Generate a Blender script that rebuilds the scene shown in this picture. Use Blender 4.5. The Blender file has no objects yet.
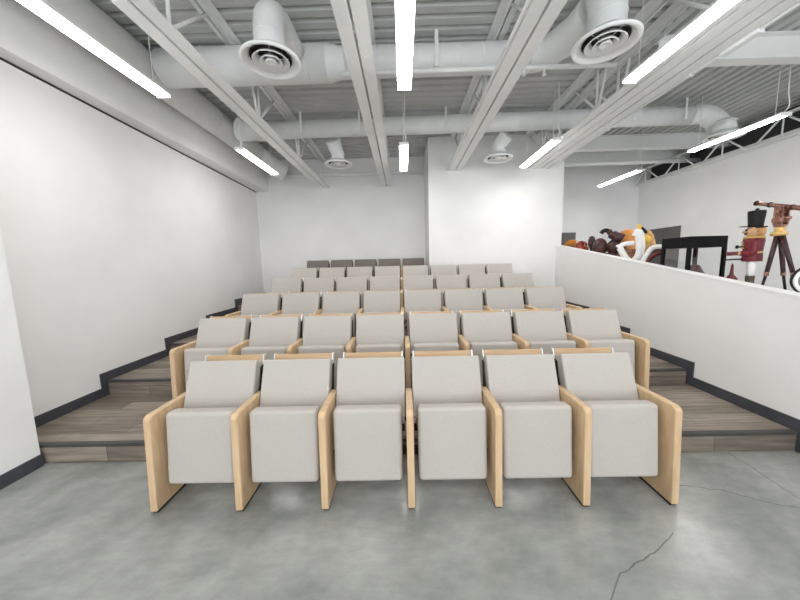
import bpy, bmesh, math, random
from mathutils import Vector, Matrix
random.seed(4)
SC = bpy.context.scene
COL = SC.collection
PI = math.pi

# ------------------------------------------------------------------ materials
def mat(name, col, rough=0.6, metal=0.0, spec=0.5):
    m = bpy.data.materials.new(name); m.use_nodes = True
    b = m.node_tree.nodes['Principled BSDF']
    b.inputs['Base Color'].default_value = (*col, 1)
    b.inputs['Roughness'].default_value = rough
    b.inputs['Metallic'].default_value = metal
    b.inputs['Specular IOR Level'].default_value = spec
    m.diffuse_color = (*col, 1)
    return m, m.node_tree.nodes, m.node_tree.links, b

def noisy(name, c1, c2, scale=(1, 1, 1), nscale=5.0, detail=4, rough=0.6, metal=0.0, spec=0.5, bump=0.0, bscale=None, world=False, lo=0.35, hi=0.65):
    m, N, L, b = mat(name, c1, rough, metal, spec)
    if world:
        g = N.new('ShaderNodeNewGeometry'); src = g.outputs['Position']
    else:
        g = N.new('ShaderNodeTexCoord'); src = g.outputs['Object']
    mp = N.new('ShaderNodeMapping'); mp.inputs['Scale'].default_value = scale
    L.new(src, mp.inputs['Vector'])
    n = N.new('ShaderNodeTexNoise'); n.inputs['Scale'].default_value = nscale; n.inputs['Detail'].default_value = detail
    L.new(mp.outputs[0], n.inputs['Vector'])
    r = N.new('ShaderNodeValToRGB')
    r.color_ramp.elements[0].position = lo; r.color_ramp.elements[1].position = hi
    r.color_ramp.elements[0].color = (*c1, 1); r.color_ramp.elements[1].color = (*c2, 1)
    L.new(n.outputs['Fac'], r.inputs[0]); L.new(r.outputs[0], b.inputs['Base Color'])
    if bump:
        n2 = N.new('ShaderNodeTexNoise'); n2.inputs['Scale'].default_value = bscale or nscale; n2.inputs['Detail'].default_value = 3
        L.new(mp.outputs[0], n2.inputs['Vector'])
        bp = N.new('ShaderNodeBump'); bp.inputs['Strength'].default_value = bump; bp.inputs['Distance'].default_value = 0.01
        L.new(n2.outputs['Fac'], bp.inputs['Height']); L.new(bp.outputs[0], b.inputs['Normal'])
    return m

M = {}
M['wall'] = noisy('white_wall_paint', (0.80, 0.80, 0.795), (0.845, 0.845, 0.84), nscale=1.5, rough=0.75, spec=0.25, bump=0.12, bscale=45, world=True)
M['deck'] = noisy('painted_deck', (0.50, 0.51, 0.50), (0.56, 0.57, 0.56), nscale=2.0, rough=0.6, spec=0.3, world=True)
M['steel'] = noisy('painted_steel', (0.80, 0.81, 0.80), (0.85, 0.86, 0.85), nscale=3.0, rough=0.5, spec=0.4, world=True)
M['duct'] = noisy('painted_duct', (0.77, 0.785, 0.78), (0.82, 0.835, 0.83), nscale=4.0, rough=0.5, spec=0.4, world=True)
M['diffuser'] = noisy('white_enamel', (0.82, 0.83, 0.83), (0.86, 0.87, 0.87), nscale=3.0, rough=0.35)
M['dark'] = noisy('painted_shade', (0.02, 0.02, 0.02), (0.03, 0.03, 0.03), nscale=3.0, rough=0.8)  # near-black colour for the shade in the soffit gap and diffuser throats
M['unlit_void'] = noisy('unlit_space_shade', (0.045, 0.045, 0.047), (0.06, 0.06, 0.062), nscale=2.0, rough=0.9, world=True)  # shade of the unlit space past the far wall, as a colour
M['base'] = noisy('charcoal_vinyl', (0.046, 0.049, 0.060), (0.058, 0.062, 0.074), nscale=6.0, rough=0.45, world=True)
M['nosing'] = noisy('dark_nosing', (0.05, 0.048, 0.045), (0.07, 0.067, 0.063), nscale=9.0, rough=0.5, world=True)
M['fabric'] = noisy('greige_fabric', (0.455, 0.428, 0.395), (0.495, 0.468, 0.435), nscale=160, detail=3, rough=0.95, spec=0.1, bump=0.25, bscale=260)
M['fabric_dark'] = noisy('taupe_fabric', (0.19, 0.165, 0.15), (0.225, 0.20, 0.185), nscale=90, detail=5, rough=0.95, spec=0.1, bump=0.25, bscale=260)
M['wood'] = noisy('maple_veneer', (0.53, 0.36, 0.205), (0.64, 0.465, 0.29), scale=(6, 6, 1.0), nscale=5, detail=6, rough=0.42, spec=0.4, lo=0.3, hi=0.7)
M['wood_rail'] = noisy('maple_rail', (0.50, 0.33, 0.18), (0.64, 0.45, 0.27), scale=(0.8, 9, 9), nscale=5, detail=6, rough=0.42, spec=0.4, lo=0.3, hi=0.7)
M['bracket'] = noisy('satin_aluminium', (0.72, 0.72, 0.72), (0.80, 0.80, 0.80), nscale=20, rough=0.3, metal=0.6)
M['black'] = noisy('black_plastic', (0.008, 0.008, 0.009), (0.013, 0.013, 0.014), nscale=20, rough=0.5, spec=0.25)
M['blackgloss'] = noisy('black_lacquer', (0.004, 0.004, 0.005), (0.006, 0.006, 0.007), nscale=20, rough=0.6, spec=0.15)
M['red'] = noisy('crimson_paint', (0.13, 0.008, 0.014), (0.19, 0.013, 0.02), nscale=14, rough=0.4)
M['skin'] = noisy('painted_tan', (0.52, 0.30, 0.15), (0.60, 0.37, 0.2), nscale=14, rough=0.5)
M['gold'] = noisy('gold_paint', (0.62, 0.40, 0.13), (0.75, 0.52, 0.2), nscale=14, rough=0.35, metal=0.5)
M['whitepaint'] = noisy('white_gloss', (0.80, 0.80, 0.79), (0.86, 0.86, 0.85), nscale=10, rough=0.35)
M['boot'] = noisy('boot_brown', (0.05, 0.035, 0.02), (0.09, 0.065, 0.04), nscale=20, rough=0.5)
M['copper'] = noisy('aged_copper', (0.24, 0.11, 0.085), (0.46, 0.26, 0.2), nscale=30, rough=0.28, metal=0.85)
M['maroonwood'] = noisy('maroon_wood', (0.026, 0.009, 0.01), (0.052, 0.018, 0.019), scale=(8, 8, 1), nscale=8, rough=0.35)
M['leather'] = noisy('brown_leather', (0.030, 0.008, 0.008), (0.085, 0.024, 0.02), nscale=12, rough=0.38, bump=0.3)
M['orange'] = noisy('orange_wood', (0.62, 0.24, 0.05), (0.74, 0.34, 0.1), nscale=6, rough=0.4)
M['amber'] = noisy('amber_glaze', (0.10, 0.012, 0.004), (0.62, 0.22, 0.02), nscale=7, rough=0.22)
M['redglaze'] = noisy('red_glaze', (0.12, 0.01, 0.005), (0.36, 0.045, 0.012), nscale=9, rough=0.2)
M['yellow'] = noisy('yellow_paint', (0.75, 0.45, 0.04), (0.85, 0.56, 0.1), nscale=9, rough=0.45)
M['tan'] = noisy('straw_tan', (0.45, 0.22, 0.08), (0.68, 0.42, 0.2), nscale=18, rough=0.7)
M['board'] = noisy('grey_board', (0.10, 0.095, 0.09), (0.125, 0.12, 0.113), nscale=3, rough=0.6)
M['brown'] = noisy('brown_basket', (0.16, 0.075, 0.035), (0.30, 0.15, 0.08), nscale=26, rough=0.7, bump=0.5)
M['darkred'] = noisy('dark_red_wood', (0.10, 0.012, 0.014), (0.17, 0.02, 0.024), nscale=9, rough=0.35)
M['mirror'] = noisy('grey_green_mirror', (0.26, 0.29, 0.26), (0.36, 0.38, 0.35), nscale=3, rough=0.12, metal=0.7)

# glass of the display case
m, N, L, b = mat('clear_glass', (0.95, 0.96, 0.96), 0.02)
b.inputs['Transmission Weight'].default_value = 1.0; b.inputs['IOR'].default_value = 1.45
M['glass'] = m

# lamp diffuser: the only emitter
m, N, L, b = mat('lit_diffuser', (0.9, 0.9, 0.9), 0.4)
b.inputs['Emission Color'].default_value = (1.0, 0.975, 0.955, 1)
b.inputs['Emission Strength'].default_value = 20.0
M['lit'] = m

# polished concrete with a few cracks
def concrete():
    m, N, L, b = mat('polished_concrete', (0.2, 0.2, 0.195), 0.28, 0, 0.5)
    g = N.new('ShaderNodeNewGeometry')
    def noise(sc, det, rgh=0.55, vec=None):
        n = N.new('ShaderNodeTexNoise'); n.inputs['Scale'].default_value = sc; n.inputs['Detail'].default_value = det
        n.inputs['Roughness'].default_value = rgh
        L.new(vec or g.outputs['Position'], n.inputs['Vector']); return n
    def math_(op, a, b_=None, c=None):
        n = N.new('ShaderNodeMath'); n.operation = op
        for i, v in enumerate((a, b_, c)):
            if v is None: continue
            if isinstance(v, (int, float)): n.inputs[i].default_value = v
            else: L.new(v, n.inputs[i])
        return n.outputs[0]
    mp = N.new('ShaderNodeMapping'); mp.inputs['Scale'].default_value = (1, 1.0, 1); mp.inputs['Rotation'].default_value = (0, 0, 0.5)
    L.new(g.outputs['Position'], mp.inputs[0])
    mp2 = N.new('ShaderNodeMapping'); mp2.inputs['Scale'].default_value = (1.5, 0.9, 1)
    L.new(mp.outputs[0], mp2.inputs[0])
    n1 = noise(1.6, 6, 0.56, mp2.outputs[0])
    r1 = N.new('ShaderNodeValToRGB')
    r1.color_ramp.elements[0].position = 0.34; r1.color_ramp.elements[1].position = 0.68
    r1.color_ramp.elements[0].color = (0.225, 0.234, 0.222, 1); r1.color_ramp.elements[1].color = (0.375, 0.382, 0.366, 1)
    L.new(n1.outputs['Fac'], r1.inputs[0])
    # dark specks and scuffs
    n2 = noise(9, 9, 0.72)
    sp = N.new('ShaderNodeValToRGB')
    sp.color_ramp.elements[0].position = 0.22; sp.color_ramp.elements[1].position = 0.34
    sp.color_ramp.elements[0].color = (0.72, 0.72, 0.72, 1); sp.color_ramp.elements[1].color = (1, 1, 1, 1)
    L.new(n2.outputs['Fac'], sp.inputs[0])
    mx = N.new('ShaderNodeMix'); mx.data_type = 'RGBA'; mx.blend_type = 'MULTIPLY'; mx.inputs['Factor'].default_value = 1
    L.new(r1.outputs[0], mx.inputs['A']); L.new(sp.outputs[0], mx.inputs['B'])
    # trowel mottling
    mp3 = N.new('ShaderNodeMapping'); mp3.inputs['Scale'].default_value = (1.0, 2.6, 1); mp3.inputs['Rotation'].default_value = (0, 0, -0.6)
    L.new(g.outputs['Position'], mp3.inputs[0])
    n4 = noise(5.5, 9, 0.68, mp3.outputs[0])
    mt = N.new('ShaderNodeValToRGB')
    mt.color_ramp.elements[0].position = 0.36; mt.color_ramp.elements[1].position = 0.64
    mt.color_ramp.elements[0].color = (0.87, 0.87, 0.87, 1); mt.color_ramp.elements[1].color = (1.06, 1.06, 1.05, 1)
    L.new(n4.outputs['Fac'], mt.inputs[0])
    mx0 = N.new('ShaderNodeMix'); mx0.data_type = 'RGBA'; mx0.blend_type = 'MULTIPLY'; mx0.inputs['Factor'].default_value = 1
    L.new(mx.outputs['Result'], mx0.inputs['A']); L.new(mt.outputs[0], mx0.inputs['B']); mx = mx0
    # cracks: distance to slightly warped segments
    nz = noise(6, 4); nz2 = noise(30, 2)
    sx = N.new('ShaderNodeSeparateXYZ'); L.new(g.outputs['Position'], sx.inputs[0])
    w1 = math_('MULTIPLY_ADD', nz.outputs['Fac'], 0.07, -0.035)
    w2 = math_('MULTIPLY_ADD', nz2.outputs['Fac'], 0.016, -0.008)
    w = math_('ADD', w1, w2)
    px = math_('ADD', sx.outputs[0], w); py = math_('ADD', sx.outputs[1], w)
    segs = []
    for pl in ([(1.70, 1.98), (1.98, 1.90), (2.09, 1.86), (2.26, 1.79), (2.7, 1.57)],
               [(2.54, 2.27), (2.545, 2.10), (2.52, 1.97), (2.50, 1.75), (2.62, 1.4)],
               [(1.50, 1.56), (1.30, 1.44), (1.20, 1.40), (1.04, 1.335), (0.97, 1.27), (0.89, 1.19), (0.86, 1.05)]):
        segs += list(zip(pl[:-1], pl[1:]))
    dist = None
    for (x0, y0), (x1, y1) in segs:
        dx, dy = x1 - x0, y1 - y0; l2 = dx * dx + dy * dy
        ax = math_('SUBTRACT', px, x0); ay = math_('SUBTRACT', py, y0)
        t = math_('ADD', math_('MULTIPLY', ax, dx / l2), math_('MULTIPLY', ay, dy / l2))
        tn = N.new('ShaderNodeClamp'); L.new(t, tn.inputs[0]); t = tn.outputs[0]
        ex = math_('SUBTRACT', ax, math_('MULTIPLY', t, dx)); ey = math_('SUBTRACT', ay, math_('MULTIPLY', t, dy))
        d = math_('SQRT', math_('ADD', math_('MULTIPLY', ex, ex), math_('MULTIPLY', ey, ey)))
        dist = d if dist is None else math_('MINIMUM', dist, d)
    mr = N.new('ShaderNodeMapRange'); mr.inputs['From Min'].default_value = 0.0008; mr.inputs['From Max'].default_value = 0.0045
    mr.inputs['To Min'].default_value = 0.42; mr.inputs['To Max'].default_value = 1.0
    L.new(dist, mr.inputs[0])
    mx2 = N.new('ShaderNodeMix'); mx2.data_type = 'RGBA'; mx2.blend_type = 'MULTIPLY'; mx2.inputs['Factor'].default_value = 1
    L.new(mx.outputs['Result'], mx2.inputs['A']); L.new(mr.outputs[0], mx2.inputs['B'])
    L.new(mx2.outputs['Result'], b.inputs['Base Color'])
    b.inputs['Roughness'].default_value = 0.23
    bp = N.new('ShaderNodeBump'); bp.inputs['Strength'].default_value = 0.025; bp.inputs['Distance'].default_value = 0.01
    L.new(n2.outputs['Fac'], bp.inputs['Height']); L.new(bp.outputs[0], b.inputs['Normal'])
    return m
M['concrete'] = concrete()

def planks():
    m, N, L, b = mat('grey_brown_plank', (0.2, 0.17, 0.15), 0.42, 0, 0.4)
    g = N.new('ShaderNodeNewGeometry')
    sx = N.new('ShaderNodeSeparateXYZ'); L.new(g.outputs['Position'], sx.inputs[0])
    ad = N.new('ShaderNodeMath'); ad.operation = 'ADD'; L.new(sx.outputs[1], ad.inputs[0]); L.new(sx.outputs[2], ad.inputs[1])
    cb = N.new('ShaderNodeCombineXYZ'); L.new(sx.outputs[0], cb.inputs[0]); L.new(ad.outputs[0], cb.inputs[1])
    br = N.new('ShaderNodeTexBrick'); L.new(cb.outputs[0], br.inputs['Vector'])
    br.inputs['Scale'].default_value = 1; br.inputs['Brick Width'].default_value = 1.22; br.inputs['Row Height'].default_value = 0.152
    br.inputs['Mortar Size'].default_value = 0.0018; br.inputs['Bias'].default_value = 0.0
    br.offset = 0.37
    br.inputs['Color1'].default_value = (0.150, 0.128, 0.106, 1); br.inputs['Color2'].default_value = (0.34, 0.292, 0.245, 1)
    br.inputs['Mortar'].default_value = (0.06, 0.052, 0.045, 1)
    mp = N.new('ShaderNodeMapping'); mp.inputs['Scale'].default_value = (1.2, 14, 14); L.new(cb.outputs[0], mp.inputs[0])
    n = N.new('ShaderNodeTexNoise'); n.inputs['Scale'].default_value = 2.2; n.inputs['Detail'].default_value = 7; L.new(mp.outputs[0], n.inputs['Vector'])
    r = N.new('ShaderNodeValToRGB'); r.color_ramp.elements[0].position = 0.3; r.color_ramp.elements[1].position = 0.7
    r.color_ramp.elements[0].color = (0.62, 0.6, 0.58, 1); r.color_ramp.elements[1].color = (1.2, 1.2, 1.2, 1)
    L.new(n.outputs['Fac'], r.inputs[0])
    mx = N.new('ShaderNodeMix'); mx.data_type = 'RGBA'; mx.blend_type = 'MULTIPLY'; mx.inputs['Factor'].default_value = 1
    L.new(br.outputs['Color'], mx.inputs['A']); L.new(r.outputs[0], mx.inputs['B']); L.new(mx.outputs['Result'], b.inputs['Base Color'])
    return m
M['plank'] = planks()

# ------------------------------------------------------------------ mesh building
class MB:
    def __init__(s): s.v = []; s.f = []; s.sm = []
    def add(s, vs, fs, smooth=False):
        o = len(s.v); s.v += [tuple(p) for p in vs]
        for f in fs: s.f.append([i + o for i in f]); s.sm.append(smooth)
        return s
    def box(s, x0, x1, y0, y1, z0, z1):
        vs = [(x, y, z) for z in (z0, z1) for y in (y0, y1) for x in (x0, x1)]
        return s.add(vs, [(0, 2, 3, 1), (4, 5, 7, 6), (0, 1, 5, 4), (2, 6, 7, 3), (0, 4, 6, 2), (1, 3, 7, 5)])
    def prism(s, poly, x0, x1):            # poly in (y, z), extruded along x
        n = len(poly)
        vs = [(x0, y, z) for y, z in poly] + [(x1, y, z) for y, z in poly]
        fs = [list(range(n))[::-1], list(range(n, 2 * n))] + [(i, (i + 1) % n, n + (i + 1) % n, n + i) for i in range(n)]
        area = sum(poly[i][0] * poly[(i + 1) % n][1] - poly[(i + 1) % n][0] * poly[i][1] for i in range(n))
        if area < 0: fs = [list(f)[::-1] for f in fs]
        return s.add(vs, fs)
    def tube(s, pts, rad, n=20, caps=True, smooth=True):
        pts = [Vector(p) for p in pts]
        rads = rad if isinstance(rad, (list, tuple)) else [rad] * len(pts)
        up = None; rings = []
        for i, p in enumerate(pts):
            t = ((pts[min(i + 1, len(pts) - 1)] - pts[max(i - 1, 0)])).normalized()
            if up is None:
                up = Vector((0, 0, 1)) if abs(t.z) < 0.9 else Vector((1, 0, 0))
            a = (up - t * up.dot(t)).normalized(); up = a
            b = t.cross(a)
            rings.append([p + (a * math.cos(2 * PI * k / n) + b * math.sin(2 * PI * k / n)) * rads[i] for k in range(n)])
        vs = [q for r in rings for q in r]; fs = []
        for i in range(len(pts) - 1):
            for k in range(n):
                fs.append((i * n + k, i * n + (k + 1) % n, (i + 1) * n + (k + 1) % n, (i + 1) * n + k))
        s.add(vs, fs, smooth)
        if caps:
            s.add(rings[0], [list(range(n))[::-1]]); s.add(rings[-1], [list(range(n))])
        return s
    def lathe(s, prof, c=(0, 0, 0), n=40, smooth=True, axis='z', closed=False):
        vs = []; fs = []
        for r, z in prof:
            for k in range(n):
                a = 2 * PI * k / n; p = (r * math.cos(a), r * math.sin(a), z)
                if axis == 'x': p = (p[2], p[0], p[1])
                if axis == 'y': p = (p[1], p[2], p[0])
                vs.append((p[0] + c[0], p[1] + c[1], p[2] + c[2]))
        m = len(prof)
        for i in range(m if closed else m - 1):
            j = (i + 1) % m
            for k in range(n):
                fs.append((i * n + k, i * n + (k + 1) % n, j * n + (k + 1) % n, j * n + k))
        return s.add(vs, fs, smooth)
    def ellipsoid(s, c, r, n=20, m=12, rot=None):
        vs = []; fs = []
        for i in range(m + 1):
            th = PI * i / m
            for k in range(n):
                a = 2 * PI * k / n
                p = Vector((r[0] * math.sin(th) * math.cos(a), r[1] * math.sin(th) * math.sin(a), r[2] * math.cos(th)))
                if rot: p = rot @ p
                vs.append(p + Vector(c))
        for i in range(m):
            for k in range(n):
                fs.append((i * n + k, (i + 1) * n + k, (i + 1) * n + (k + 1) % n, i * n + (k + 1) % n))
        return s.add(vs, fs, True)
    def build(s, name, material, parent=None, bevel=0, segs=2, allsmooth=False):
        me = bpy.data.meshes.new(name)
        bm = bmesh.new()
        vs = [bm.verts.new(p) for p in s.v]
        for f, sm in zip(s.f, s.sm):
            try:
                fc = bm.faces.new([vs[i] for i in f]); fc.smooth = sm
            except ValueError: pass
        bmesh.ops.remove_doubles(bm, verts=bm.verts, dist=1e-6)
        bmesh.ops.recalc_face_normals(bm, faces=bm.faces)
        if bevel:
            es = [e for e in bm.edges if len(e.link_faces) == 2 and e.calc_face_angle(0) > 0.6]
            bmesh.ops.bevel(bm, geom=es, offset=bevel, segments=segs, affect='EDGES', profile=0.5, clamp_overlap=True)
        if allsmooth:
            for f in bm.faces: f.smooth = True
        bm.to_mesh(me); bm.free()
        me.materials.append(material)
        o = bpy.data.objects.new(name, me); COL.objects.link(o)
        if parent: o.parent = parent
        return o

def tag(o, label=None, cat=None, group=None, kind=None):
    if label: o['label'] = label
    if cat: o['category'] = cat
    if group: o['group'] = group
    if kind: o['kind'] = kind
    return o
def thing(name, label, cat, loc=(0, 0, 0), group=None, rz=0):
    o = bpy.data.objects.new(name, None); COL.objects.link(o); o.location = loc; o.rotation_euler = (0, 0, rz)
    o.empty_display_size = 0.1
    return tag(o, label, cat, group)
def struct(name, mb, material, parent=None):
    return tag(mb.build(name, material, parent), kind='structure')
def copy_tree(o, parent=None):
    c = o.copy(); COL.objects.link(c); c.parent = parent
    for ch in list(o.children): copy_tree(ch, c)
    return c
def smoothpath(pts, k=6):                  # Catmull-Rom through points
    P = [Vector(p) for p in pts]; P = [2 * P[0] - P[1]] + P + [2 * P[-1] - P[-2]]; out = []
    for i in range(1, len(P) - 2):
        for j in range(k):
            t = j / k; a, b_, c, d = P[i - 1:i + 3]
            out.append(0.5 * ((2 * b_) + (c - a) * t + (2 * a - 5 * b_ + 4 * c - d) * t * t + (3 * b_ - a - 3 * c + d) * t ** 3))
    out.append(P[-2]); return out

# ------------------------------------------------------------------ room shell
XL = -3.34; XR = 3.09; YB = 7.5; YR = 8.55; YBOX = 6.4; ZD = 4.06
RISE = 0.162; Y1 = 2.27; TREAD = 0.975
struct('floor', MB().box(-3.8, 6.9, -4.0, 8.7, -0.15, 0.0), M['concrete'])
def shear(o, k):                           # the side walls splay a little towards the back
    for v in o.data.vertices: v.co.x += k * (v.co.y - 2.3)
    return o
def tier_y(k): return Y1 + TREAD * (k - 1)
NT = 5
for k in range(1, NT + 1):
    y0 = tier_y(k); z0 = RISE * (k - 1); z1 = RISE * k
    xr = XR if y0 < YBOX else 0.56
    y1 = YB if k == NT else tier_y(k + 1)
    if y1 > YBOX and k < NT: y1 = YBOX
    s = MB()
    if k < NT:
        s.box(XL - 0.2, XR + 0.11, y0, YBOX, z0, z1)
        s.box(XL - 0.2, 0.56, YBOX, YB, z0, z1)
    else:
        s.box(XL - 0.2, XR + 0.11, y0, YBOX, z0, z1); s.box(XL - 0.2, 0.56, YBOX, YB, z0, z1)
    st = struct('floor_tier_slab', s, M['plank'])
    n = MB().box(XL - 0.12, XR + 0.08, y0 - 0.006, y0 + 0.035, z1 - 0.022, z1 + 0.003)
    struct('trim', n, M['nosing'], st)

w = MB().box(XL - 0.15, XL, 2.24, YB, 0, 3.342); shear(struct('wall_left', w, M['wall']), -0.03)
w = MB().box(XL - 0.15, -2.95, -4.0, 2.24, 0, 3.342); struct('wall_left', w, M['wall'])
w = MB().box(XL - 0.4, 0.56, YB, YB + 0.15, 0, ZD + 0.1); struct('wall_back', w, M['wall'])
w = MB().box(3.30, 6.9, YR, YR + 0.15, 0, ZD + 0.1); struct('wall_back', w, M['wall'])
w = MB().box(0.56, 3.30, YBOX, YR + 0.15, 0, ZD); struct('wall_middle', w, M['wall'])
def wt(y): return 1.221 + 0.1574 * (y - 2.425)
w = MB().prism([(-4.0, 0), (YBOX, 0), (YBOX, wt(YBOX)), (0.2, wt(0.2)), (-4.0, wt(0.2))], XR, XR + 0.13); shear(struct('wall_right', w, M['wall']), 0.025)
w = MB().prism([(0.2, wt(0.2)), (YBOX, wt(YBOX)), (YBOX, wt(YBOX) + 0.012), (0.2, wt(0.2) + 0.012)], XR - 0.004, XR + 0.134)
shear(struct('trim_1', w, M['whitepaint']), 0.025)
w = MB().box(6.45, 6.6, -4.0, YR, 0, 3.58); struct('wall_far', w, M['wall'])
w = MB().box(6.75, 6.9, -4.0, YR, 0, ZD); struct('wall_void_shade', w, M['unlit_void'])  # added backing, coloured dark to stand for the unlit space beyond
# stepped base behind the raked wall that the display pieces stand on
for y0, y1, z in ((0.5, 3.66, 1.0), (3.66, 4.42, 1.1), (4.42, 5.22, 1.26), (5.22, 6.02, 1.41), (6.02, YB, 1.57)):
    struct('floor_ledge_slab', MB().box(3.345, 4.25, y0, y1, 0, z), M['wall'])

# soffit along the left wall, with a dark strip painted in as the shadow gap under it
struct('ceiling_soffit_beam', MB().box(XL - 0.3, -3.19, -4.0, YB, 3.360, ZD), M['wall'])
shear(struct('trim_shadow_gap', MB().box(XL - 0.1, XL + 0.006, 2.24, YB, 3.340, 3.362), M['dark']), -0.03)

# corrugated roof deck: flutes run across the hall on the left, along it on the right
def deck(a0, a1, b0, b1, along_x):
    s = MB(); pitch = 0.152; pts = []
    t = a0
    while t < a1:
        pts += [(t, ZD), (t + 0.085, ZD), (t + 0.103, ZD + 0.04), (t + 0.134, ZD + 0.04)]; t += pitch
    pts.append((t, ZD))
    m_ = len(pts)
    def P(q, b): return (b, q[0], q[1]) if along_x else (q[0], b, q[1])
    vs = [P(q, b0) for q in pts] + [P(q, b1) for q in pts]
    s.add(vs, [(i, i + 1, m_ + i + 1, m_ + i) for i in range(m_ - 1)])
    e = pts[-1][0]
    if along_x: s.box(b0, b1, a0, e, ZD + 0.05, ZD + 0.12)
    else: s.box(a0, e, b0, b1, ZD + 0.05, ZD + 0.12)
    return s
struct('ceiling', deck(-4.0, YB - 0.05, -3.6, 2.97, True), M['deck'])
struct('ceiling', deck(2.97, 6.9, -4.0, YR, False), M['deck'])

# baseboards
def stepped(x0, x1, ystart, floor_first):
    BH = 0.10; top = []; bot = []
    y = ystart
    bot.append((y, 0)); top.append((y, BH))
    for k in range(1, NT + 1):
        yk = tier_y(k)
        bot += [(yk, RISE * (k - 1)), (yk, RISE * k)]
        top += [(yk - 0.075, RISE * (k - 1) + BH), (yk - 0.075, RISE * k + BH)]
    yend = YB if x0 < 0 else YBOX
    bot.append((yend, RISE * NT)); top.append((yend, RISE * NT + BH))
    s = MB()
    # strip of quads between the two profiles
    s.prism(bot + top[::-1], x0, x1)
    return s
shear(struct('baseboard_left', stepped(XL, XL + 0.012, 2.245, False), M['base']), -0.03)
struct('baseboard_left', MB().box(-2.95, -2.938, -4.0, 2.24, 0, 0.10), M['base'])
shear(struct('baseboard_right', stepped(XR - 0.012, XR, -4.0, True), M['base']), 0.025)
struct('baseboard_back', MB().box(XL - 0.13, 0.56, YB - 0.012, YB, RISE * NT, RISE * NT + 0.1), M['base'])

# ------------------------------------------------------------------ auditorium seats
PITCH = 0.549
def panel_mb(x):
    s = MB(); t = 0.0225
    poly = [(0.0, 0.016), (0.028, 0.600)]
    for k in range(7):
        a = PI - k * (PI / 2) / 6
        poly.append((0.068 + 0.04 * math.cos(a), 0.602 + 0.04 * math.sin(a)))
    poly += [(0.40, 0.642), (0.43, 0.62), (0.44, 0.55), (0.40, 0.016)]
    s.prism(poly, x - t, x + t); return s
def cushion(name, w0, w1, y0, z0, y1, z1, thick, nrm, material, parent, bev, segs=4, puff=0.0):
    """slab from lower edge (y0,z0) to upper edge (y1,z1); nrm = direction its back lies in (y,z)"""
    nx, nz = 8, 8
    s = MB()
    def P(u, v, d):
        wdt = w0 + (w1 - w0) * v
        y = y0 + (y1 - y0) * v + nrm[0] * d; z = z0 + (z1 - z0) * v + nrm[1] * d
        return ((u - 0.5) * wdt, y, z)
    vs = [P(u, v, d) for d in (0, thick) for v in (0, 1) for u in (0, 1)]
    s.add(vs, [(0, 1, 3, 2), (4, 6, 7, 5), (0, 4, 5, 1), (2, 3, 7, 6), (0, 2, 6, 4), (1, 5, 7, 3)])
    me = bpy.data.meshes.new(name); bm = bmesh.new()
    bv = [bm.verts.new(p) for p in s.v]
    for f in s.f: bm.faces.new([bv[i] for i in f])
    bmesh.ops.recalc_face_normals(bm, faces=bm.faces)
    bmesh.ops.bevel(bm, geom=list(bm.edges), offset=bev, segments=segs, affect='EDGES', profile=0.5)
    for f in bm.faces: f.smooth = True
    bm.to_mesh(me); bm.free(); me.materials.append(material)
    o = bpy.data.objects.new(name, me); COL.objects.link(o); o.parent = parent
    # keep broad faces flat in shading
    wn = o.modifiers.new('weighted', 'WEIGHTED_NORMAL'); wn.keep_sharp = False; wn.weight = 100
    return o
def make_seat(fab, last):
    root = thing('auditorium_seat', 'seat', 'auditorium seat')
    # tipped-up seat, standing almost upright
    st = cushion('seat', 0.442, 0.448, 0.062, 0.150, 0.108, 0.624, 0.105, (0.995, -0.095), fab, root, 0.026)
    for sx in (-1, 1):
        h = MB().box(sx * 0.235 - 0.012, sx * 0.235 + 0.012, 0.19, 0.225, 0.255, 0.30)
        h.tube([(sx * 0.218, 0.205, 0.278), (sx * 0.252, 0.205, 0.278)], 0.014, 12)
        h.build('hinge', M['black'], st)
    # backrest
    cushion('backrest', 0.494, 0.498, 0.262, 0.48, 0.425, 0.870, 0.10, (0.92, -0.38), fab, root, 0.012, 3)
    # wooden back shell, its top edge showing above the cushion
    s = MB()
    s.prism([(0.375, 0.33), (0.397, 0.33), (0.608, 0.856), (0.586, 0.860)], -0.225, 0.225)
    bp = s.build('back_panel', M['wood_rail'], root, bevel=0.003)
    for sx in (-1, 1):
        s = MB(); s.prism([(0.385, 0.36), (0.405, 0.36), (0.611, 0.862), (0.582, 0.864)], sx * 0.231 - 0.005, sx * 0.231 + 0.005)
        s.build('bracket', M['bracket'], bp, bevel=0.001)
        s = MB(); s.prism([(0.375, 0.40), (0.44, 0.40), (0.53, 0.80), (0.475, 0.80)], sx * 0.2465 - 0.005, sx * 0.2465 + 0.005)
        s.build('side_plate', M['black'], bp)
    s = MB().box(-0.24, 0.24, 0.30, 0.335, 0.36, 0.40)          # dark carrier bar between the panels
    s.build('support_bar', M['black'], root, bevel=0.003)
    for x in ([-PITCH / 2, PITCH / 2] if last else [-PITCH / 2]):
        p = panel_mb(x).build('side_panel', M['wood'], root, bevel=0.004, segs=1)
        MB().box(x - 0.019, x + 0.019, 0.016, 0.395, 0.0, 0.0165).build('foot', M['black'], p)
    return root
protos = {}
ROWS = [('front', 6, 0.022), ('second', 8, 0.025), ('third', 8, -0.02), ('fourth', 8, -0.03), ('fifth', 8, -0.03), ('back', 5, -0.03)]
ORD = ['leftmost', 'second from the left', 'third from the left', 'fourth from the left', 'fifth from the left', 'sixth from the left', 'seventh from the left', 'rightmost']
COUNTW = {5: 'five', 6: 'six', 8: 'eight'}
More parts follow.
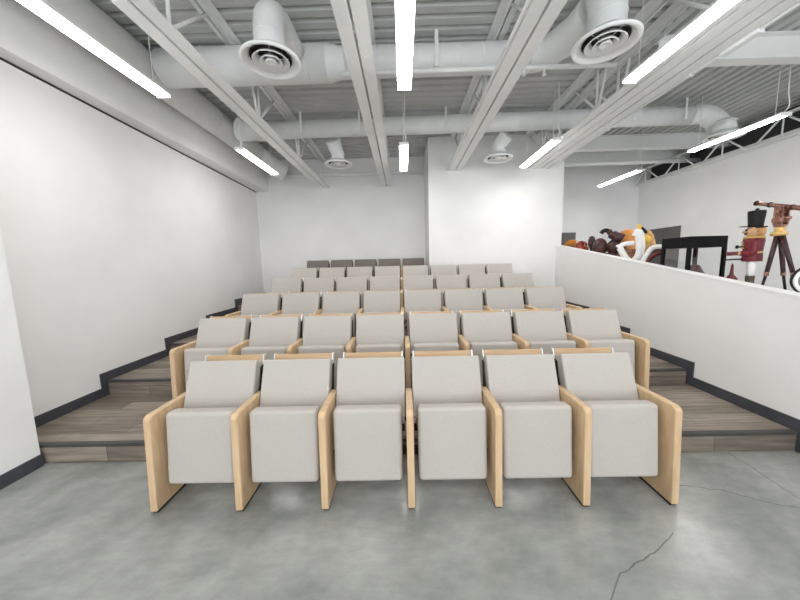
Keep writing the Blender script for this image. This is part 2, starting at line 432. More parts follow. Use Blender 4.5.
for r, (nm, n, cx) in enumerate(ROWS):
    span = 8 if nm == 'back' else n
    for i in range(n):
        last = i == n - 1
        key = (nm == 'back', last)
        if key not in protos:
            o = protos[key] = make_seat(M['fabric_dark'] if key[0] else M['fabric'], last)
        else:
            o = copy_tree(protos[key])
        o.location = (cx + (i - span / 2 + 0.5) * (PITCH if r == 0 else 0.5525), 1.738 + (0, 0.957, 1.935, 2.91, 3.87, 4.86)[r], RISE * r)
        pos = 'rightmost' if last else ORD[i]
        col = 'dark taupe' if nm == 'back' else 'light grey'
        what = f'{col} tip-up auditorium seat, {pos} of the {COUNTW[n]} in the {nm} row'
        tag(o, what, 'seat', f'seats in the {nm} row')

# ------------------------------------------------------------------ roof steel
def joist(x, label, long_=True):
    t = thing('roof_joist', label, 'joist', (x, 0, 0), 'steel roof joists')
    s = MB()
    for sx in (-1, 1):
        a, b_ = sorted((sx * 0.012, sx * 0.125))
        s.box(a, b_, -4.0, YB - 0.005, 3.40, 3.412)
        s.box(sx * 0.012 - 0.004 * (sx < 0), sx * 0.012 + 0.004 * (sx > 0), -4.0, YB - 0.005, 3.412, 3.50)
    s.build('bottom_chord', M['steel'], t)
    s = MB()
    for sx in (-1, 1):
        a, b_ = sorted((sx * 0.012, sx * 0.095))
        s.box(a, b_, -4.0, YB - 0.005, ZD - 0.014, ZD - 0.002)
        s.box(sx * 0.012 - 0.006 * (sx < 0), sx * 0.012 + 0.006 * (sx > 0), -4.0, YB - 0.005, ZD - 0.07, ZD - 0.014)
    s.build('top_chord', M['steel'], t)
    for k in range(-3, 4):
        y = 2.62 + 1.55 * k
        ww = MB()
        for a, b_ in (((y, 3.43), (y + 0.62, ZD - 0.04)), ((y + 0.03, 3.43), (y - 0.13 if k >= 1 else y - 0.62, ZD - 0.04)), ((y + 0.06, 3.43), (y + 0.07, ZD - 0.04))):
            if max(a[0], b_[0]) > YB - 0.03: continue
            ww.tube([(0, a[0], a[1]), (0, b_[0], b_[1])], 0.0155, 10)
        ww.build('web', M['steel'], t)
    return t
joist(-1.85, 'white open web roof joist nearest the left wall')
joist(-0.345, 'white open web roof joist just left of the middle row of lights')
t = joist(1.10, 'white open web roof joist ending on the projecting middle wall')
MB().tube([(-0.145, -3.0, 3.42), (-0.145, YBOX - 0.01, 3.42)], 0.017, 10).build('conduit', M['diffuser'], t)
joist(2.57, 'left joist of the doubled pair beside the right hand lights')
t = joist(2.835, 'right joist of the doubled pair, with a thin conduit along it')
# thin bright conduit clipped along the doubled joists
c = MB().tube([(0.150, -1.5, 3.40), (0.150, YBOX - 0.01, 3.40)], 0.013, 10).build('conduit', M['diffuser'], t)
MB().box(0.12, 0.18, 2.75, 3.05, 3.37, 3.43).build('junction_box', M['diffuser'], c, bevel=0.004)
for y in (3.35, 4.6, 5.8): MB().box(0.126, 0.17, y, y + 0.03, 3.382, 3.42).build('clip', M['diffuser'], c)

# cross beams over the right hand room
for y, lab in ((3.85, 'nearest'), (6.6, 'middle'), (7.45, 'farthest')):
    t = thing('cross_girder', f'{lab} of the white I beams crossing the ceiling of the right hand room', 'girder', (0, y, 0), 'beams over the right hand room')
    x0, x1 = (3.35, 6.74) if y > YBOX else (3.02, 6.74)
    s = MB().box(x0, x1, -0.006, 0.006, 3.80, ZD - 0.016); s.build('web', M['steel'], t)
    s = MB().box(x0, x1, -0.07, 0.07, 3.785, 3.80); s.build('bottom_flange', M['steel'], t)
    s = MB().box(x0, x1, -0.07, 0.07, ZD - 0.016, ZD - 0.003); s.build('top_flange', M['steel'], t)
# lower truss over the far wall
t = thing('roof_truss', 'white open web truss above the far wall of the right hand room', 'truss', (6.36, 0, 0))
s = MB().box(-0.05, 0.05, -2, YR - 0.08, 3.46, 3.485); s.build('bottom_chord', M['steel'], t)
s = MB().box(-0.05, 0.05, -2, YR - 0.08, 3.84, 3.865); s.build('top_chord', M['steel'], t)
for k in range(-1, 9):
    y = 0.2 + 0.95 * k
    w_ = MB().tube([(0, y, 3.485), (0, y + 0.42, 3.845)], 0.016, 8); w_.tube([(0, y + 0.84, 3.485), (0, y + 0.44, 3.845)], 0.016, 8)
    w_.tube([(0, y + 0.43, 3.485), (0, y + 0.43, 3.845)], 0.012, 8)
    w_.build('web', M['steel'], t)

# ------------------------------------------------------------------ ducts
def seams(s, axis, c, r, a0, a1, step):
    k = a0
    while k < a1:
        pr = [(r, k - 0.006), (r + 0.005, k), (r, k + 0.006)]
        s.lathe(pr, c, 32, True, axis)
        k += step
MX, MZ, MR = -2.90, 3.845, 0.19
t = thing('main_duct', 'large round white duct running back along the left wall', 'duct', (MX, 0, MZ))
s = MB().tube([(0, -4.0, 0), (0, 6.3, 0)], MR, 40); seams(s, 'y', (0, 0, 0), MR, -1.2, 6.2, 1.22); s.build('duct_run', M['duct'], t)
pts = smoothpath([(0, 6.3, 0), (0, 6.5, 0.0), (0.10, 6.8, -0.10), (0.34, 6.98, -0.22)], 5)
MB().tube(pts, MR - 0.005, 32).build('elbow', M['duct'], t)

D1Y, D1Z = 3.75, 3.85
t = thing('branch_duct', 'front round duct crossing the ceiling with two big diffusers below it', 'duct', (0, D1Y, D1Z))
s = MB().tube([(MX + MR + 0.012, 0, 0.0), (-0.80, 0, 0)], 0.188, 36); seams(s, 'x', (0, 0, 0), 0.188, -2.2, -0.9, 1.2); s.build('duct_run', M['duct'], t)
MB().tube([(-0.80, 0, 0), (-0.66, 0, 0), (-0.60, 0, 0)], [0.188, 0.158, 0.156], 36, caps=False).build('reducer', M['duct'], t)
s = MB().tube([(-0.60, 0, 0), (1.50, 0, 0)], 0.155, 36); seams(s, 'x', (0, 0, 0), 0.155, -0.5, 1.5, 0.24); s.build('duct_run', M['duct'], t)
# bend towards the right diffuser
MB().tube(smoothpath([(1.50, 0, 0), (1.66, -0.08, 0.0), (1.80, -0.36, 0.0), (1.83, -0.62, 0.0)], 5), [0.156] * 15 + [0.155], 32).build('elbow', M['duct'], t)
for x in (0.42, 1.35):
    s = MB().box(x - 0.02, x + 0.02, -0.164, -0.160, -0.14, ZD - D1Z - 0.003); s.box(x - 0.02, x + 0.02, -0.162, -0.13, -0.155, -0.13); s.build('hanger_strap', M['steel'], t)

D2Y, D2Z = 5.40, 3.85
t = thing('branch_duct', 'rear round duct crossing the whole ceiling near the back wall', 'duct', (0, D2Y, D2Z))
s = MB().tube([(-2.22, 0, 0), (4.75, -0.10, 0)], 0.140, 36)
for k in range(24):
    x = -1.9 + k * 0.275
    s.lathe([(0.140, x - 0.005), (0.1445, x), (0.140, x + 0.005)], (0, -0.10 * (x + 2.1) / 6.85, 0), 32, True, 'x')
s.build('duct_run', M['duct'], t)
MB().tube(smoothpath([(-2.22, 0, 0), (-2.36, -0.03, -0.02), (-2.46, -0.14, -0.06), (-2.58, -0.30, -0.10)], 4), [0.142] * 3 + [0.15] * 6 + [0.16] * 4, 32).build('elbow', M['duct'], t)
MB().tube(smoothpath([(4.75, -0.10, 0), (4.95, -0.14, -0.02), (5.06, -0.20, -0.13), (5.08, -0.24, -0.22)], 5), 0.142, 32).build('elbow', M['duct'], t)
for x in (-1.62, -0.66, 0.75, 3.75, 4.55):
    s = MB().box(x - 0.018, x + 0.018, -0.155 - 0.1 * (x + 2.1) / 6.85, -0.150 - 0.1 * (x + 2.1) / 6.85, -0.12, ZD - D2Z - 0.003)
    s.build('hanger_strap', M['steel'], t)

def diffuser(x, y, z, R, neck, label, nr):
    t = thing('ceiling_diffuser', label, 'air diffuser', (x, y, z), 'round ceiling diffusers')
    k = R / 0.26
    s = MB().lathe([(0.150 * k, 0.085 * k), (0.164 * k, 0.06 * k), (0.19 * k, 0.037 * k), (0.212 * k, 0.024 * k), (0.235 * k, 0.0), (0.255 * k, 0.002), (0.26 * k, 0.018 * k), (0.245 * k, 0.032 * k), (0.20 * k, 0.06 * k), (0.165 * k, 0.09 * k), (0.150 * k, 0.09 * k)], n=48, closed=True)
    s.build('flange', M['diffuser'], t)
    for r0, r1, z0, z1 in ((0.105, 0.155, 0.055, 0.004), (0.055, 0.093, 0.042, -0.002)):
        s = MB().lathe([(r0 * k, z0 * k), (r1 * k, z1 * k), ((r1 + 0.004) * k, (z1 + 0.006) * k), ((r0 + 0.004) * k, (z0 + 0.006) * k)], n=40, closed=True)
        s.build('cone', M['diffuser'], t)
    s = MB().lathe([(0.001, 0.012 * k), (0.03 * k, 0.004 * k), (0.046 * k, -0.004), (0.05 * k, 0.004 * k), (0.04 * k, 0.03 * k), (0.001, 0.03 * k)], n=32); s.build('centre_cone', M['diffuser'], t)
    s = MB()
    for a in range(4):
        c_, s_ = math.cos(a * PI / 2 + 0.3), math.sin(a * PI / 2 + 0.3)
        s.tube([(0.02 * c_, 0.02 * s_, 0.03 * k), (0.15 * k * c_, 0.15 * k * s_, 0.055 * k)], 0.003, 6)
    s.build('spoke', M['diffuser'], t)
    MB().lathe([(0.001, 0.082 * k), (0.146 * k, 0.082 * k), (0.158 * k, 0.058 * k), (0.180 * k, 0.038 * k)], n=32).build('throat', M['dark'], t)  # shade inside the throat, put in as a dark surface
    MB().tube(neck, nr, 32).build('neck', M['duct'], t)
    s = MB()
    p0, p1 = Vector(neck[0]), Vector(neck[1])
    n0 = nr if not isinstance(nr, list) else nr[0]
    s.lathe([(n0, 0.15), (n0 + 0.006, 0.16), (n0, 0.17)], (neck[0][0], neck[0][1], 0.06), 32); s.build('neck_band', M['duct'], t)
    return t
q = smoothpath([(0, 0, 0.085), (0, 0, 0.25), (0, 0.03, 0.38), (0.0, 0.20, 0.47), (0.0, 0.585, 0.47)], 5)
diffuser(-1.15, 2.96, 3.385, 0.262, q, 'big round white diffuser hanging at the left under the front duct', 0.132)
q = smoothpath([(0, 0, 0.085), (0, 0, 0.25), (0.0, 0.01, 0.38), (0, 0.06, 0.465), (0, 0.10, 0.465)], 5)
diffuser(1.83, 2.93, 3.42, 0.268, q, 'big round white diffuser hanging at the right, beside the doubled joists', 0.15)
diffuser(-1.13, 5.73, 3.36, 0.242, [(0, 0, 0.08), (0, 0, 0.20), (-0.02, -0.04, 0.26), (-0.05, -0.16, 0.385)], 'small round diffuser under the rear duct, in front of the left alcove', [0.115, 0.115, 0.12, 0.135])
diffuser(1.74, 5.66, 3.36, 0.250, smoothpath([(0, 0, 0.08), (0, 0, 0.2), (0.03, -0.03, 0.28), (0.12, -0.12, 0.37)], 5), 'small round diffuser under the rear duct, in front of the middle wall', 0.12)
diffuser(5.08, 5.06, 3.40, 0.25, [(0, 0, 0.085), (0, 0, 0.14), (0, 0.02, 0.215)], 'round diffuser at the end of the rear duct, over the right hand room', 0.14)

# ------------------------------------------------------------------ pipes
t = thing('sprinkler_pipe', 'thin white pipe with two small sprinkler heads just under the front cross duct', 'pipe', (0, 3.56, 3.63))
MB().tube([(-0.62, 0, 0), (2.35, 0, 0)], 0.024, 14).build('pipe_run', M['steel'], t)
for x in (1.36, 1.58):
    h = MB().tube([(x, 0, -0.01), (x, 0, -0.06)], 0.012, 10).build('sprinkler_head', M['diffuser'], t)
    MB().lathe([(0.001, -0.08), (0.022, -0.08), (0.022, -0.076), (0.006, -0.055), (0.001, -0.055)], (x, 0, 0), n=14).build('deflector', M['diffuser'], h)
for x in (-0.5, 2.2):
    MB().tube([(x, 0, 0.02), (x, 0, ZD - 3.633)], 0.006, 8).build('hanger_rod', M['steel'], t)
tag(MB().tube([(-3.16, 7.35, 3.665), (0.52, 7.35, 3.665)], 0.035, 14).build('water_pipe', M['steel']), 'white pipe crossing the alcove high in front of its back wall', 'pipe')
tag(MB().tube([(3.32, 7.2, 3.69), (6.74, 7.2, 3.72)], 0.045, 14).build('water_pipe', M['steel']), 'thick white pipe crossing the back of the right hand room', 'pipe')

# ------------------------------------------------------------------ linear lights
def make_light():
    t = thing('linear_light', 'light', 'ceiling light')
    L_ = 1.22; W = 0.066; DZ = 0.020
    s = MB(); n = 14
    prof = [(W * math.cos(PI + PI * k / n), DZ * math.sin(PI + PI * k / n)) for k in range(n + 1)]
    ys = [(-L_ / 2, 0.35), (-L_ / 2 + 0.012, 0.75), (-L_ / 2 + 0.035, 1), (L_ / 2 - 0.035, 1), (L_ / 2 - 0.012, 0.75), (L_ / 2, 0.35)]
    vs = [(px * (0.6 + 0.4 * k), y, pz * k) for y, k in ys for px, pz in prof]
    m_ = n + 1; fs = []
    for i in range(len(ys) - 1):
        for k in range(n): fs.append((i * m_ + k, i * m_ + k + 1, (i + 1) * m_ + k + 1, (i + 1) * m_ + k))
        fs.append((i * m_, (i + 1) * m_, (i + 1) * m_ + n, i * m_ + n))
    fs.append(list(range(m_))); fs.append(list(range((len(ys) - 1) * m_, len(ys) * m_)))
    s.add(vs, fs, False)
    d = s.build('diffuser', M['lit'], t)
    MB().box(-W - 0.002, W + 0.002, -L_ / 2, L_ / 2, 0.001, 0.022).build('housing', M['diffuser'], t, bevel=0.003)
    for sy in (-1, 1):
        a_, b_ = sorted((sy * (L_ / 2 + 0.0005), sy * (L_ / 2 + 0.010)))
        MB().box(-W - 0.002, W + 0.002, a_, b_, -0.021, 0.022).build('end_glow_blocker', M['diffuser'], t, bevel=0.002)  # opaque plate added to keep the lens ends from lighting the wall
        MB().tube([(0, sy * 0.5, 0.02), (0, sy * 0.5, ZD - 3.277)], 0.004, 6).build('hanger_rod', M['steel'], t)
    MB().tube(smoothpath([(0.01, -L_ / 2 + 0.05, 0.02), (0.03, -L_ / 2 - 0.0, 0.1), (-0.01, -L_ / 2 - 0.01, 0.25), (0.02, -L_ / 2 + 0.02, 0.45), (0.02, -L_ / 2 + 0.04, ZD - 3.277)], 4), 0.006, 6).build('power_cord', M['steel'], t)
    return t
light = None
def put_light(x, y, label):
    global light
    if light is None: o = light = make_light()
    else: o = copy_tree(light)
    o.location = (x, y, 3.275); tag(o, label, 'ceiling light', 'linear ceiling lights')
rowlab = {0: 'left wall side', 1: 'middle', 2: 'right hand'}
for ci, x in ((0, -2.35), (1, 0.055), (2, 2.26)):
    side = {0: 'under the large left duct', 1: 'in the middle of the ceiling', 2: 'beside the doubled roof joists'}[ci]
    put_light(x, 2.60, f'nearer lit linear light {side}')
    put_light(x, 5.22, f'farther lit linear light {side}')
    put_light(x, -0.14, f'lit linear light {side}, nearest the front and out of view')
put_light(4.77, 4.63, 'nearer lit linear light over the right hand room')
put_light(4.72, 6.86, 'farther lit linear light over the right hand room')
put_light(4.77, 2.0, 'lit linear light over the right hand room, out of view at the front')

# ------------------------------------------------------------------ display pieces behind the raked wall
# nutcracker statue
t = thing('nutcracker_statue', 'wooden nutcracker soldier with black hat and red coat beside the telescope', 'statue', (3.83, 3.38, 1.0), rz=math.radians(140)); t.scale = (0.8, 0.8, 1.0)
# local +x = out of the face
MB().lathe([(0.001, 0), (0.12, 0), (0.12, 0.03), (0.105, 0.05), (0.105, 0.17), (0.12, 0.19), (0.12, 0.21), (0.001, 0.212)], n=28).build('base', M['boot'], t)
for sy in (-1, 1):
    MB().lathe([(0.001, 0.21), (0.042, 0.212), (0.043, 0.235), (0.037, 0.26), (0.041, 0.33), (0.001, 0.335)], (0.0, sy * 0.046, 0), 20).build('boot', M['boot'], t)
    MB().lathe([(0.001, 0.325), (0.033, 0.326), (0.038, 0.39), (0.042, 0.50), (0.001, 0.505)], (0.0, sy * 0.046, 0), 20).build('leg', M['whitepaint'], t)
s = MB().lathe([(0.001, 0.485), (0.097, 0.487), (0.10, 0.50), (0.094, 0.60), (0.105, 0.71), (0.10, 0.735), (0.001, 0.74)], n=32); coat = s.build('coat', M['red'], t)
MB().lathe([(0.096, 0.575), (0.101, 0.585), (0.096, 0.595)], n=32).build('belt', M['gold'], coat)
s = MB()
for z in (0.635, 0.665, 0.695): s.tube([(0.09, -0.045, z), (0.112, 0, z), (0.09, 0.045, z)], 0.006, 8)
s.build('braid', M['gold'], coat)
MB().lathe([(0.001, 0.733), (0.102, 0.735), (0.106, 0.745), (0.096, 0.758), (0.001, 0.76)], n=32).build('collar', M['gold'], coat)
hd = MB().ellipsoid((0, 0, 0.805), (0.090, 0.084, 0.070), 24, 14).build('head', M['skin'], t)
MB().ellipsoid((0.095, 0, 0.808), (0.024, 0.015, 0.014)).build('nose', M['skin'], hd)
s = MB()
for sy in (-1, 1): s.tube([(0.089, 0.0, 0.790), (0.084, sy * 0.03, 0.786), (0.07, sy * 0.055, 0.797)], [0.010, 0.009, 0.004], 8)
s.build('moustache', M['black'], hd)
for sy in (-1, 1): MB().ellipsoid((0.077, sy * 0.032, 0.828), (0.012, 0.013, 0.012), 10, 8).build('eye', M['black'], hd)
MB().ellipsoid((-0.03, 0, 0.805), (0.075, 0.09, 0.065), 20, 12).build('hair', M['tan'], hd)
ht = MB().lathe([(0.001, 0.858), (0.074, 0.858), (0.073, 0.88), (0.086, 1.012), (0.083, 1.028), (0.001, 1.036)], n=32).build('hat', M['black'], t)
MB().ellipsoid((0.095, 0, 0.868), (0.065, 0.045, 0.006), 20, 8).build('visor', M['black'], ht)
MB().ellipsoid((0.0, 0, 1.04), (0.02, 0.02, 0.016), 12, 8).build('button', M['black'], ht)
for sy in (-1, 1):
    a = MB().tube(smoothpath([(0.0, sy * 0.105, 0.71), (0.0, sy * 0.125, 0.65), (0.01, sy * 0.122, 0.585), (0.06, sy * 0.105, 0.575), (0.105, sy * 0.075, 0.58)], 3), [0.030] * 2 + [0.034] * 6 + [0.029] * 5, 14).build('arm', M['red'], t)
    MB().ellipsoid((0.125, sy * 0.065, 0.58), (0.03, 0.026, 0.026), 14, 10).build('hand', M['skin'], a)
MB().tube([(0.10, 0.065, 0.58), (0.25, 0.065, 0.575)], [0.017, 0.022], 12).build('baton', M['darkred'], t)
MB().tube([(0.09, 0.02, 0.515), (0.26, 0.02, 0.508)], 0.008, 8).build('lever', M['black'], t)
s = MB().tube([(0.09, -0.03, 0.65), (0.135, -0.03, 0.65)], 0.008, 8); s.ellipsoid((0.145, -0.03, 0.65), (0.02, 0.02, 0.02), 10, 8); s.build('button_knob', M['black'], t)

# telescope on tripod
t = thing('telescope_tripod', 'copper telescope on a dark wooden tripod beside the nutcracker', 'telescope', (3.79, 3.12, 1.0))
TH = Vector((0, 0.01, 0.745))
for (fx, fy) in ((-0.06, 0.09), (-0.02, -0.30), (0.20, 0.03)):
    f0 = Vector((fx, fy, 0)); mid = TH.lerp(f0, 0.52)
    lg = MB().tube([TH + Vector((fx, fy, 0)) * 0.1, mid], [0.021, 0.018], 10).build('leg', M['maroonwood'], t)
    MB().tube([mid, f0 + Vector((0, 0, 0.012))], [0.012, 0.009], 10).build('lower_leg', M['black'], lg)
    MB().tube([mid + Vector((0, 0, 0.02)), mid - Vector((0, 0, 0.02))], 0.0195, 10).build('clamp', M['copper'], lg)
MB().lathe([(0.001, 0.74), (0.05, 0.74), (0.062, 0.755), (0.062, 0.775), (0.04, 0.785), (0.03, 0.80), (0.045, 0.815), (0.03, 0.83), (0.001, 0.832)], (0, 0.01, 0), 28).build('collar', M['gold'], t)
s = MB().box(-0.03, 0.03, -0.025, 0.045, 0.83, 0.85); s.box(-0.035, -0.025, -0.03, 0.05, 0.85, 1.03); s.box(0.025, 0.035, -0.03, 0.05, 0.85, 1.03)
s.lathe([(0.001, -0.05), (0.038, -0.05), (0.044, -0.03), (0.044, 0.03), (0.038, 0.05), (0.001, 0.05)], (0, 0.01, 0.90), 24, True, 'x'); s.lathe([(0.001, -0.06), (0.02, -0.06), (0.02, 0.06), (0.001, 0.06)], (0, 0.01, 0.97), 20, True, 'x'); s.ellipsoid((0, -0.045, 0.91), (0.022, 0.03, 0.022), 14, 10); s.ellipsoid((0, 0.06, 0.89), (0.02, 0.025, 0.02), 14, 10)
s.build('yoke', M['copper'], t, bevel=0.002)
MB().tube([(-0.02, 0.10, 0.845), (-0.03, 0.19, 0.845)], 0.008, 8).build('handle', M['black'], t)
A = Vector((0, 0.245, 1.105)); B = Vector((0.0, -0.17, 0.975)); d = (B - A)
tb = MB().tube([A, A + d * 0.25, A + d * 1.0, A + d * 1.7], [0.019, 0.021, 0.023, 0.026], 18).build('telescope_tube', M['copper'], t)
for k in (0.0, 0.3, 0.75, 1.25): MB().tube([A + d * k, A + d * (k + 0.03)], 0.027, 18).build('ring', M['maroonwood'], tb)

# round white-rimmed frame on a stand at the right edge
t = thing('round_mirror', 'round white-rimmed mirror with a black edge right of the tripod', 'mirror', (3.68, 2.72, 1.0), rz=math.radians(40))
s = MB().lathe([(0.105, -0.02), (0.135, -0.026), (0.135, 0.012), (0.105, 0.012)], (0, 0, 0.315), 40, True, 'x', True); s.build('rim', M['whitepaint'], t)
s = MB().lathe([(0.135, -0.028), (0.152, -0.028), (0.152, 0.014), (0.135, 0.014)], (0, 0, 0.315), 40, True, 'x', True); s.build('edge', M['black'], t)
MB().lathe([(0.001, -0.01), (0.105, -0.01), (0.105, 0.005), (0.001, 0.005)], (0, 0, 0.315), 40, True, 'x').build('glass', M['mirror'], t)
s = MB().box(-0.05, 0.05, -0.09, 0.09, 0, 0.02); s.box(-0.02, 0.02, -0.03, 0.03, 0.02, 0.17); s.build('stand', M['black'], t)

# glass display case
CX, CY = 3.50, 3.77
t = thing('display_case', 'black framed glass display case standing left of the nutcracker', 'display case', (CX, CY, 1.1))
W_, D_, H_ = 0.46, 0.40, 0.70
f_ = MB().box(0, W_, 0, D_, H_ - 0.135, H_); f_.build('top', M['blackgloss'], t, bevel=0.003)
MB().box(0, W_, 0, D_, 0, 0.09).build('base', M['blackgloss'], t, bevel=0.003)
for px in (0, W_ - 0.035):
    for py in (0, D_ - 0.035):
        MB().box(px, px + 0.035, py, py + 0.035, 0.09, H_ - 0.135).build('post', M['blackgloss'], t)
MB().box(0.035, W_ - 0.035, 0.012, 0.018, 0.09, H_ - 0.135).build('glass_pane', M['glass'], t)
MB().box(0.012, 0.018, 0.035, D_ - 0.035, 0.09, H_ - 0.135).build('glass_pane', M['glass'], t)
tag(MB().lathe([(0.001, 0), (0.06, 0), (0.13, 0.06), (0.11, 0.13), (0.05, 0.25), (0.001, 0.27)], (CX + 0.27, CY + 0.2, 1.193), 28).build('red_sculpture', M['darkred']), 'dark red rounded piece inside the glass display case', 'ornament')

# dark red finial between case and nutcracker
t = thing('red_finial', 'dark red pointed ornament with a ring, right of the display case', 'ornament', (4.035, 3.76, 1.1)); t.scale = (0.6, 0.6, 0.85)
MB().lathe([(0.001, 0), (0.05, 0), (0.03, 0.05), (0.02, 0.12), (0.06, 0.16), (0.10, 0.20), (0.03, 0.27), (0.02, 0.40), (0.001, 0.43)], n=24).build('body', M['darkred'], t)
MB().lathe([(0.035 + 0.014 * math.cos(a), 0.014 * math.sin(a)) for a in [2 * PI * k / 10 for k in range(10)]], (0.035, -0.09, 0.13), 24, True, 'y', True).build('ring', M['darkred'], t)

# swan-neck carving: right/forward local axes follow the wall
RZ = math.radians(-36)
t = thing('swan_carving', 'white swan-necked carving with a yellow beak beside the saddle', 'carving', (3.65, 4.80, 1.26), rz=RZ)
# local x = across the view, z = up
def loc(u, v): return ((u - 637) / 83.0, 0.0, 0.575 + (240 - v) / 62.0)
MB().tube(smoothpath([loc(619, 247), loc(626, 257), loc(633, 261), loc(639, 256), loc(640.5, 248), loc(639, 237), loc(637, 232.8), loc(634.5, 236.5)], 6), [0.045] * 10 + [0.055] * 14 + [0.06] * 14 + [0.05] * 5, 18).build('neck', M['whitepaint'], t)
MB().tube(smoothpath([loc(617, 247), loc(622, 244), loc(628, 243), loc(634, 243)], 5), [0.05, 0.05, 0.046] + [0.036] * 13, 16).build('wing', M['whitepaint'], t)
MB().ellipsoid(loc(632, 268), (0.2, 0.07, 0.13), 24, 14).build('body', M['whitepaint'], t)
MB().box(-0.12, 0.12, -0.08, 0.08, 0.0, 0.08).build('base', M['whitepaint'], t)
bk = MB().tube([loc(638, 231.5), loc(638.3, 229), loc(638, 225)], [0.03, 0.034, 0.014], 14).build('beak', M['yellow'], t)
MB().tube([loc(640, 228.5), loc(643, 231.5), loc(646, 234)], [0.022, 0.026, 0.016], 12).build('beak_tip', M['black'], t)
# sleigh side
t = thing('sleigh', 'white-rimmed dark red sleigh side between the swan and the display case', 'sleigh', (3.62, 4.56, 1.26), rz=math.radians(-38))
def loc2(u, v): return ((u - 645.5) / 88.0, 0.0, 0.435 + (247 - v) / 65.0)
path = [loc2(637, 268), loc2(641, 262), loc2(645.5, 253), loc2(650, 247.5), loc2(656, 246), loc2(664, 247)]
MB().tube(smoothpath(path, 6), 0.034, 14).build('rim', M['whitepaint'], t)
poly = [(p[0], p[2] - 0.02) for p in path] + [(loc2(664, 247)[0], 0.02), (loc2(637, 268)[0], 0.02)]
s = MB(); n = len(poly)
vs = [(x, 0.02, z) for x, z in poly] + [(x, 0.05, z) for x, z in poly]
s.add(vs, [list(range(n)), list(range(n, 2 * n))[::-1]] + [(i, (i + 1) % n, n + (i + 1) % n, n + i) for i in range(n)])
s.build('side_panel', M['board'], t)
s = MB().tube(smoothpath([(loc2(644, 262)[0], -0.0, loc2(644, 262)[2]), loc2(650, 255), loc2(657, 251.5), loc2(664, 252)], 6), [0.03] * 19, 12); s.build('trim_strip', M['darkred'], t)
MB().box(-0.1, 0.12, -0.03, 0.12, 0.0, 0.022).build('base', M['darkred'], t)

# orange drum-like dome, straw figure and basket behind the swan
tag(MB().lathe([(0.001, 0), (0.14, 0), (0.155, 0.10), (0.155, 0.42), (0.145, 0.53), (0.11, 0.615), (0.06, 0.655), (0.001, 0.665)], (4.03, 5.53, 1.41), 28).build('orange_dome', M['orange']), 'orange rounded dome showing behind the white swan carving', 'ornament')
t = thing('straw_figure', 'tan straw figure with a yellow ball head between swan and display case', 'figure', (3.91, 4.93, 1.26))
MB().lathe([(0.001, 0), (0.112, 0), (0.112, 0.30), (0.108, 0.50), (0.075, 0.64), (0.03, 0.72), (0.001, 0.735)], n=24).build('body', M['tan'], t)
MB().ellipsoid((-0.10, -0.10, 0.575), (0.062, 0.062, 0.07), 18, 12).build('ball', M['yellow'], t)
tag(MB().lathe([(0.001, 0), (0.11, 0), (0.13, 0.16), (0.13, 0.36), (0.11, 0.44), (0.001, 0.45)], (3.70, 5.07, 1.26), 26).build('wicker_basket', M['brown']), 'brown basket seen through the loop of the white swan', 'basket')

# leather saddle
t = thing('saddle', 'dark brown leather saddle with a curved horn, left of the swan', 'saddle', (3.62, 5.46, 1.41), rz=math.radians(-34))
def loc3(u, v): return ((u - 606) / 68.0, 0.0, 0.44 + (243 - v) / 57.0)
R3 = Matrix.Rotation(0.5, 3, 'Y')
MB().ellipsoid((loc3(599, 248)[0], 0.02, loc3(599, 248)[2]), (0.115, 0.10, 0.165), 24, 14).build('skirt', M['leather'], t)
MB().ellipsoid((loc3(615, 249)[0], 0.02, loc3(615, 249)[2]), (0.15, 0.10, 0.13), 24, 14, R3).build('skirt', M['leather'], t)
MB().tube(smoothpath([loc3(604, 252), loc3(612, 243.5), loc3(619, 239.5)], 6), [0.03] * 5 + [0.05] * 8, 14).build('strap', M['black'], t)
MB().tube(smoothpath([loc3(621, 241), loc3(615, 238), loc3(610, 235.5), loc3(607, 232)], 5), [0.085] * 5 + [0.075] * 6 + [0.045] * 5, 16).build('seat', M['leather'], t)
MB().tube(smoothpath([loc3(609, 233.5), loc3(605, 231.5), loc3(601.5, 232), loc3(599.5, 234.3)], 5), [0.036] * 10 + [0.034] * 6, 14).build('horn', M['black'], t)
s = MB().box(-0.2, 0.2, -0.09, 0.11, 0.0, 0.09); s.box(-0.13, 0.15, -0.05, 0.07, 0.09, 0.25); s.build('stand', M['leather'], t, bevel=0.01)
# dark bottle-shaped figure
tag(MB().lathe([(0.001, 0), (0.07, 0), (0.06, 0.04), (0.03, 0.08), (0.028, 0.30), (0.03, 0.36), (0.055, 0.385), (0.06, 0.45), (0.058, 0.52), (0.04, 0.57), (0.001, 0.585)], (3.62, 5.90, 1.41), 22).build('turned_post', M['maroonwood']), 'dark turned wooden post with a rounded head, left of the saddle', 'ornament')
# red and white dome
t = thing('red_dome', 'glossy red domed ornament with white spots between bowl and post', 'ornament', (3.62, 6.22, 1.57))
MB().lathe([(0.001, 0), (0.05, 0), (0.05, 0.12), (0.10, 0.14), (0.001, 0.14)], n=24).build('stem', M['whitepaint'], t)
MB().lathe([(0.001, 0.13), (0.115, 0.13), (0.125, 0.20), (0.105, 0.29), (0.06, 0.345), (0.001, 0.36)], n=28).build('cap', M['redglaze'], t)
s = MB()
for a, z, r in ((-2.2, 0.18, 0.122), (-1.5, 0.16, 0.120), (-2.7, 0.19, 0.122), (-1.1, 0.24, 0.117)):
    s.ellipsoid((r * math.cos(a), r * math.sin(a), z), (0.02, 0.02, 0.02), 10, 8)
s.build('spot', M['whitepaint'], t)
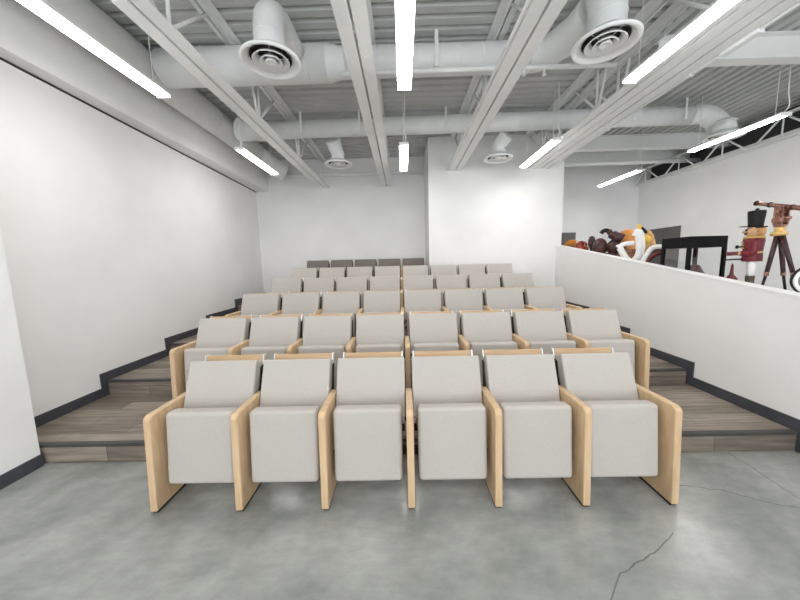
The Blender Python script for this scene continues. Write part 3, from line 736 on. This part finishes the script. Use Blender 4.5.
# amber bowl
tag(MB().lathe([(0.001, 0), (0.08, 0), (0.09, 0.05), (0.17, 0.18), (0.19, 0.27), (0.15, 0.36), (0.07, 0.41), (0.001, 0.42)], (3.70, 6.72, 1.57), 30).build('amber_vase', M['amber']), 'glossy amber orange round vase next to the projecting middle wall', 'vase')
# grey boards on the walls
t = thing('wall_board', 'dark grey board on the far wall behind the swan and display case', 'board', (6.45, 7.75, 1.75), 'grey wall boards')
MB().box(-0.025, -0.001, -0.56, 0.6, -0.55, 0.53).build('panel', M['board'], t, bevel=0.003)
t = thing('wall_board', 'small dark grey board on the back wall behind the amber vase', 'board', (4.40, YR, 1.9), 'grey wall boards')
MB().box(-0.65, 0.385, -0.025, -0.001, -0.2, 0.40).build('panel', M['board'], t, bevel=0.003)

# ------------------------------------------------------------------ daylight from the open front, camera
wd = bpy.data.worlds.new('daylight'); SC.world = wd; wd.use_nodes = True
bg = wd.node_tree.nodes['Background']
bg.inputs[0].default_value = (0.93, 0.97, 1.0, 1); bg.inputs[1].default_value = 2.0

cam = bpy.data.cameras.new('camera'); co = bpy.data.objects.new('camera', cam); COL.objects.link(co)
cam.sensor_width = 36; cam.lens = 36 * 302 / 800; cam.clip_start = 0.05
right = Vector((0.99977, 0.00987, -0.01886)); fwd = Vector((-0.01203, 0.99292, -0.11818)).normalized()
down = fwd.cross(right).normalized(); right = down.cross(fwd).normalized()
up = -down
roll = Matrix.Rotation(0.005, 3, fwd); right = roll @ right; up = roll @ up
mw = Matrix(((right.x, up.x, -fwd.x, 0), (right.y, up.y, -fwd.y, 0), (right.z, up.z, -fwd.z, 1.55), (0, 0, 0, 1)))
co.matrix_world = mw
SC.camera = co
SC.view_settings.view_transform = 'Standard'; SC.view_settings.look = 'None'
SC.view_settings.gamma = 1; SC.view_settings.use_curve_mapping = False
SC.view_settings.exposure = 0.8
SC.cycles.max_bounces = 10; SC.cycles.diffuse_bounces = 6
SC.cycles.use_denoising = True
SC.cycles.sample_clamp_indirect = 8
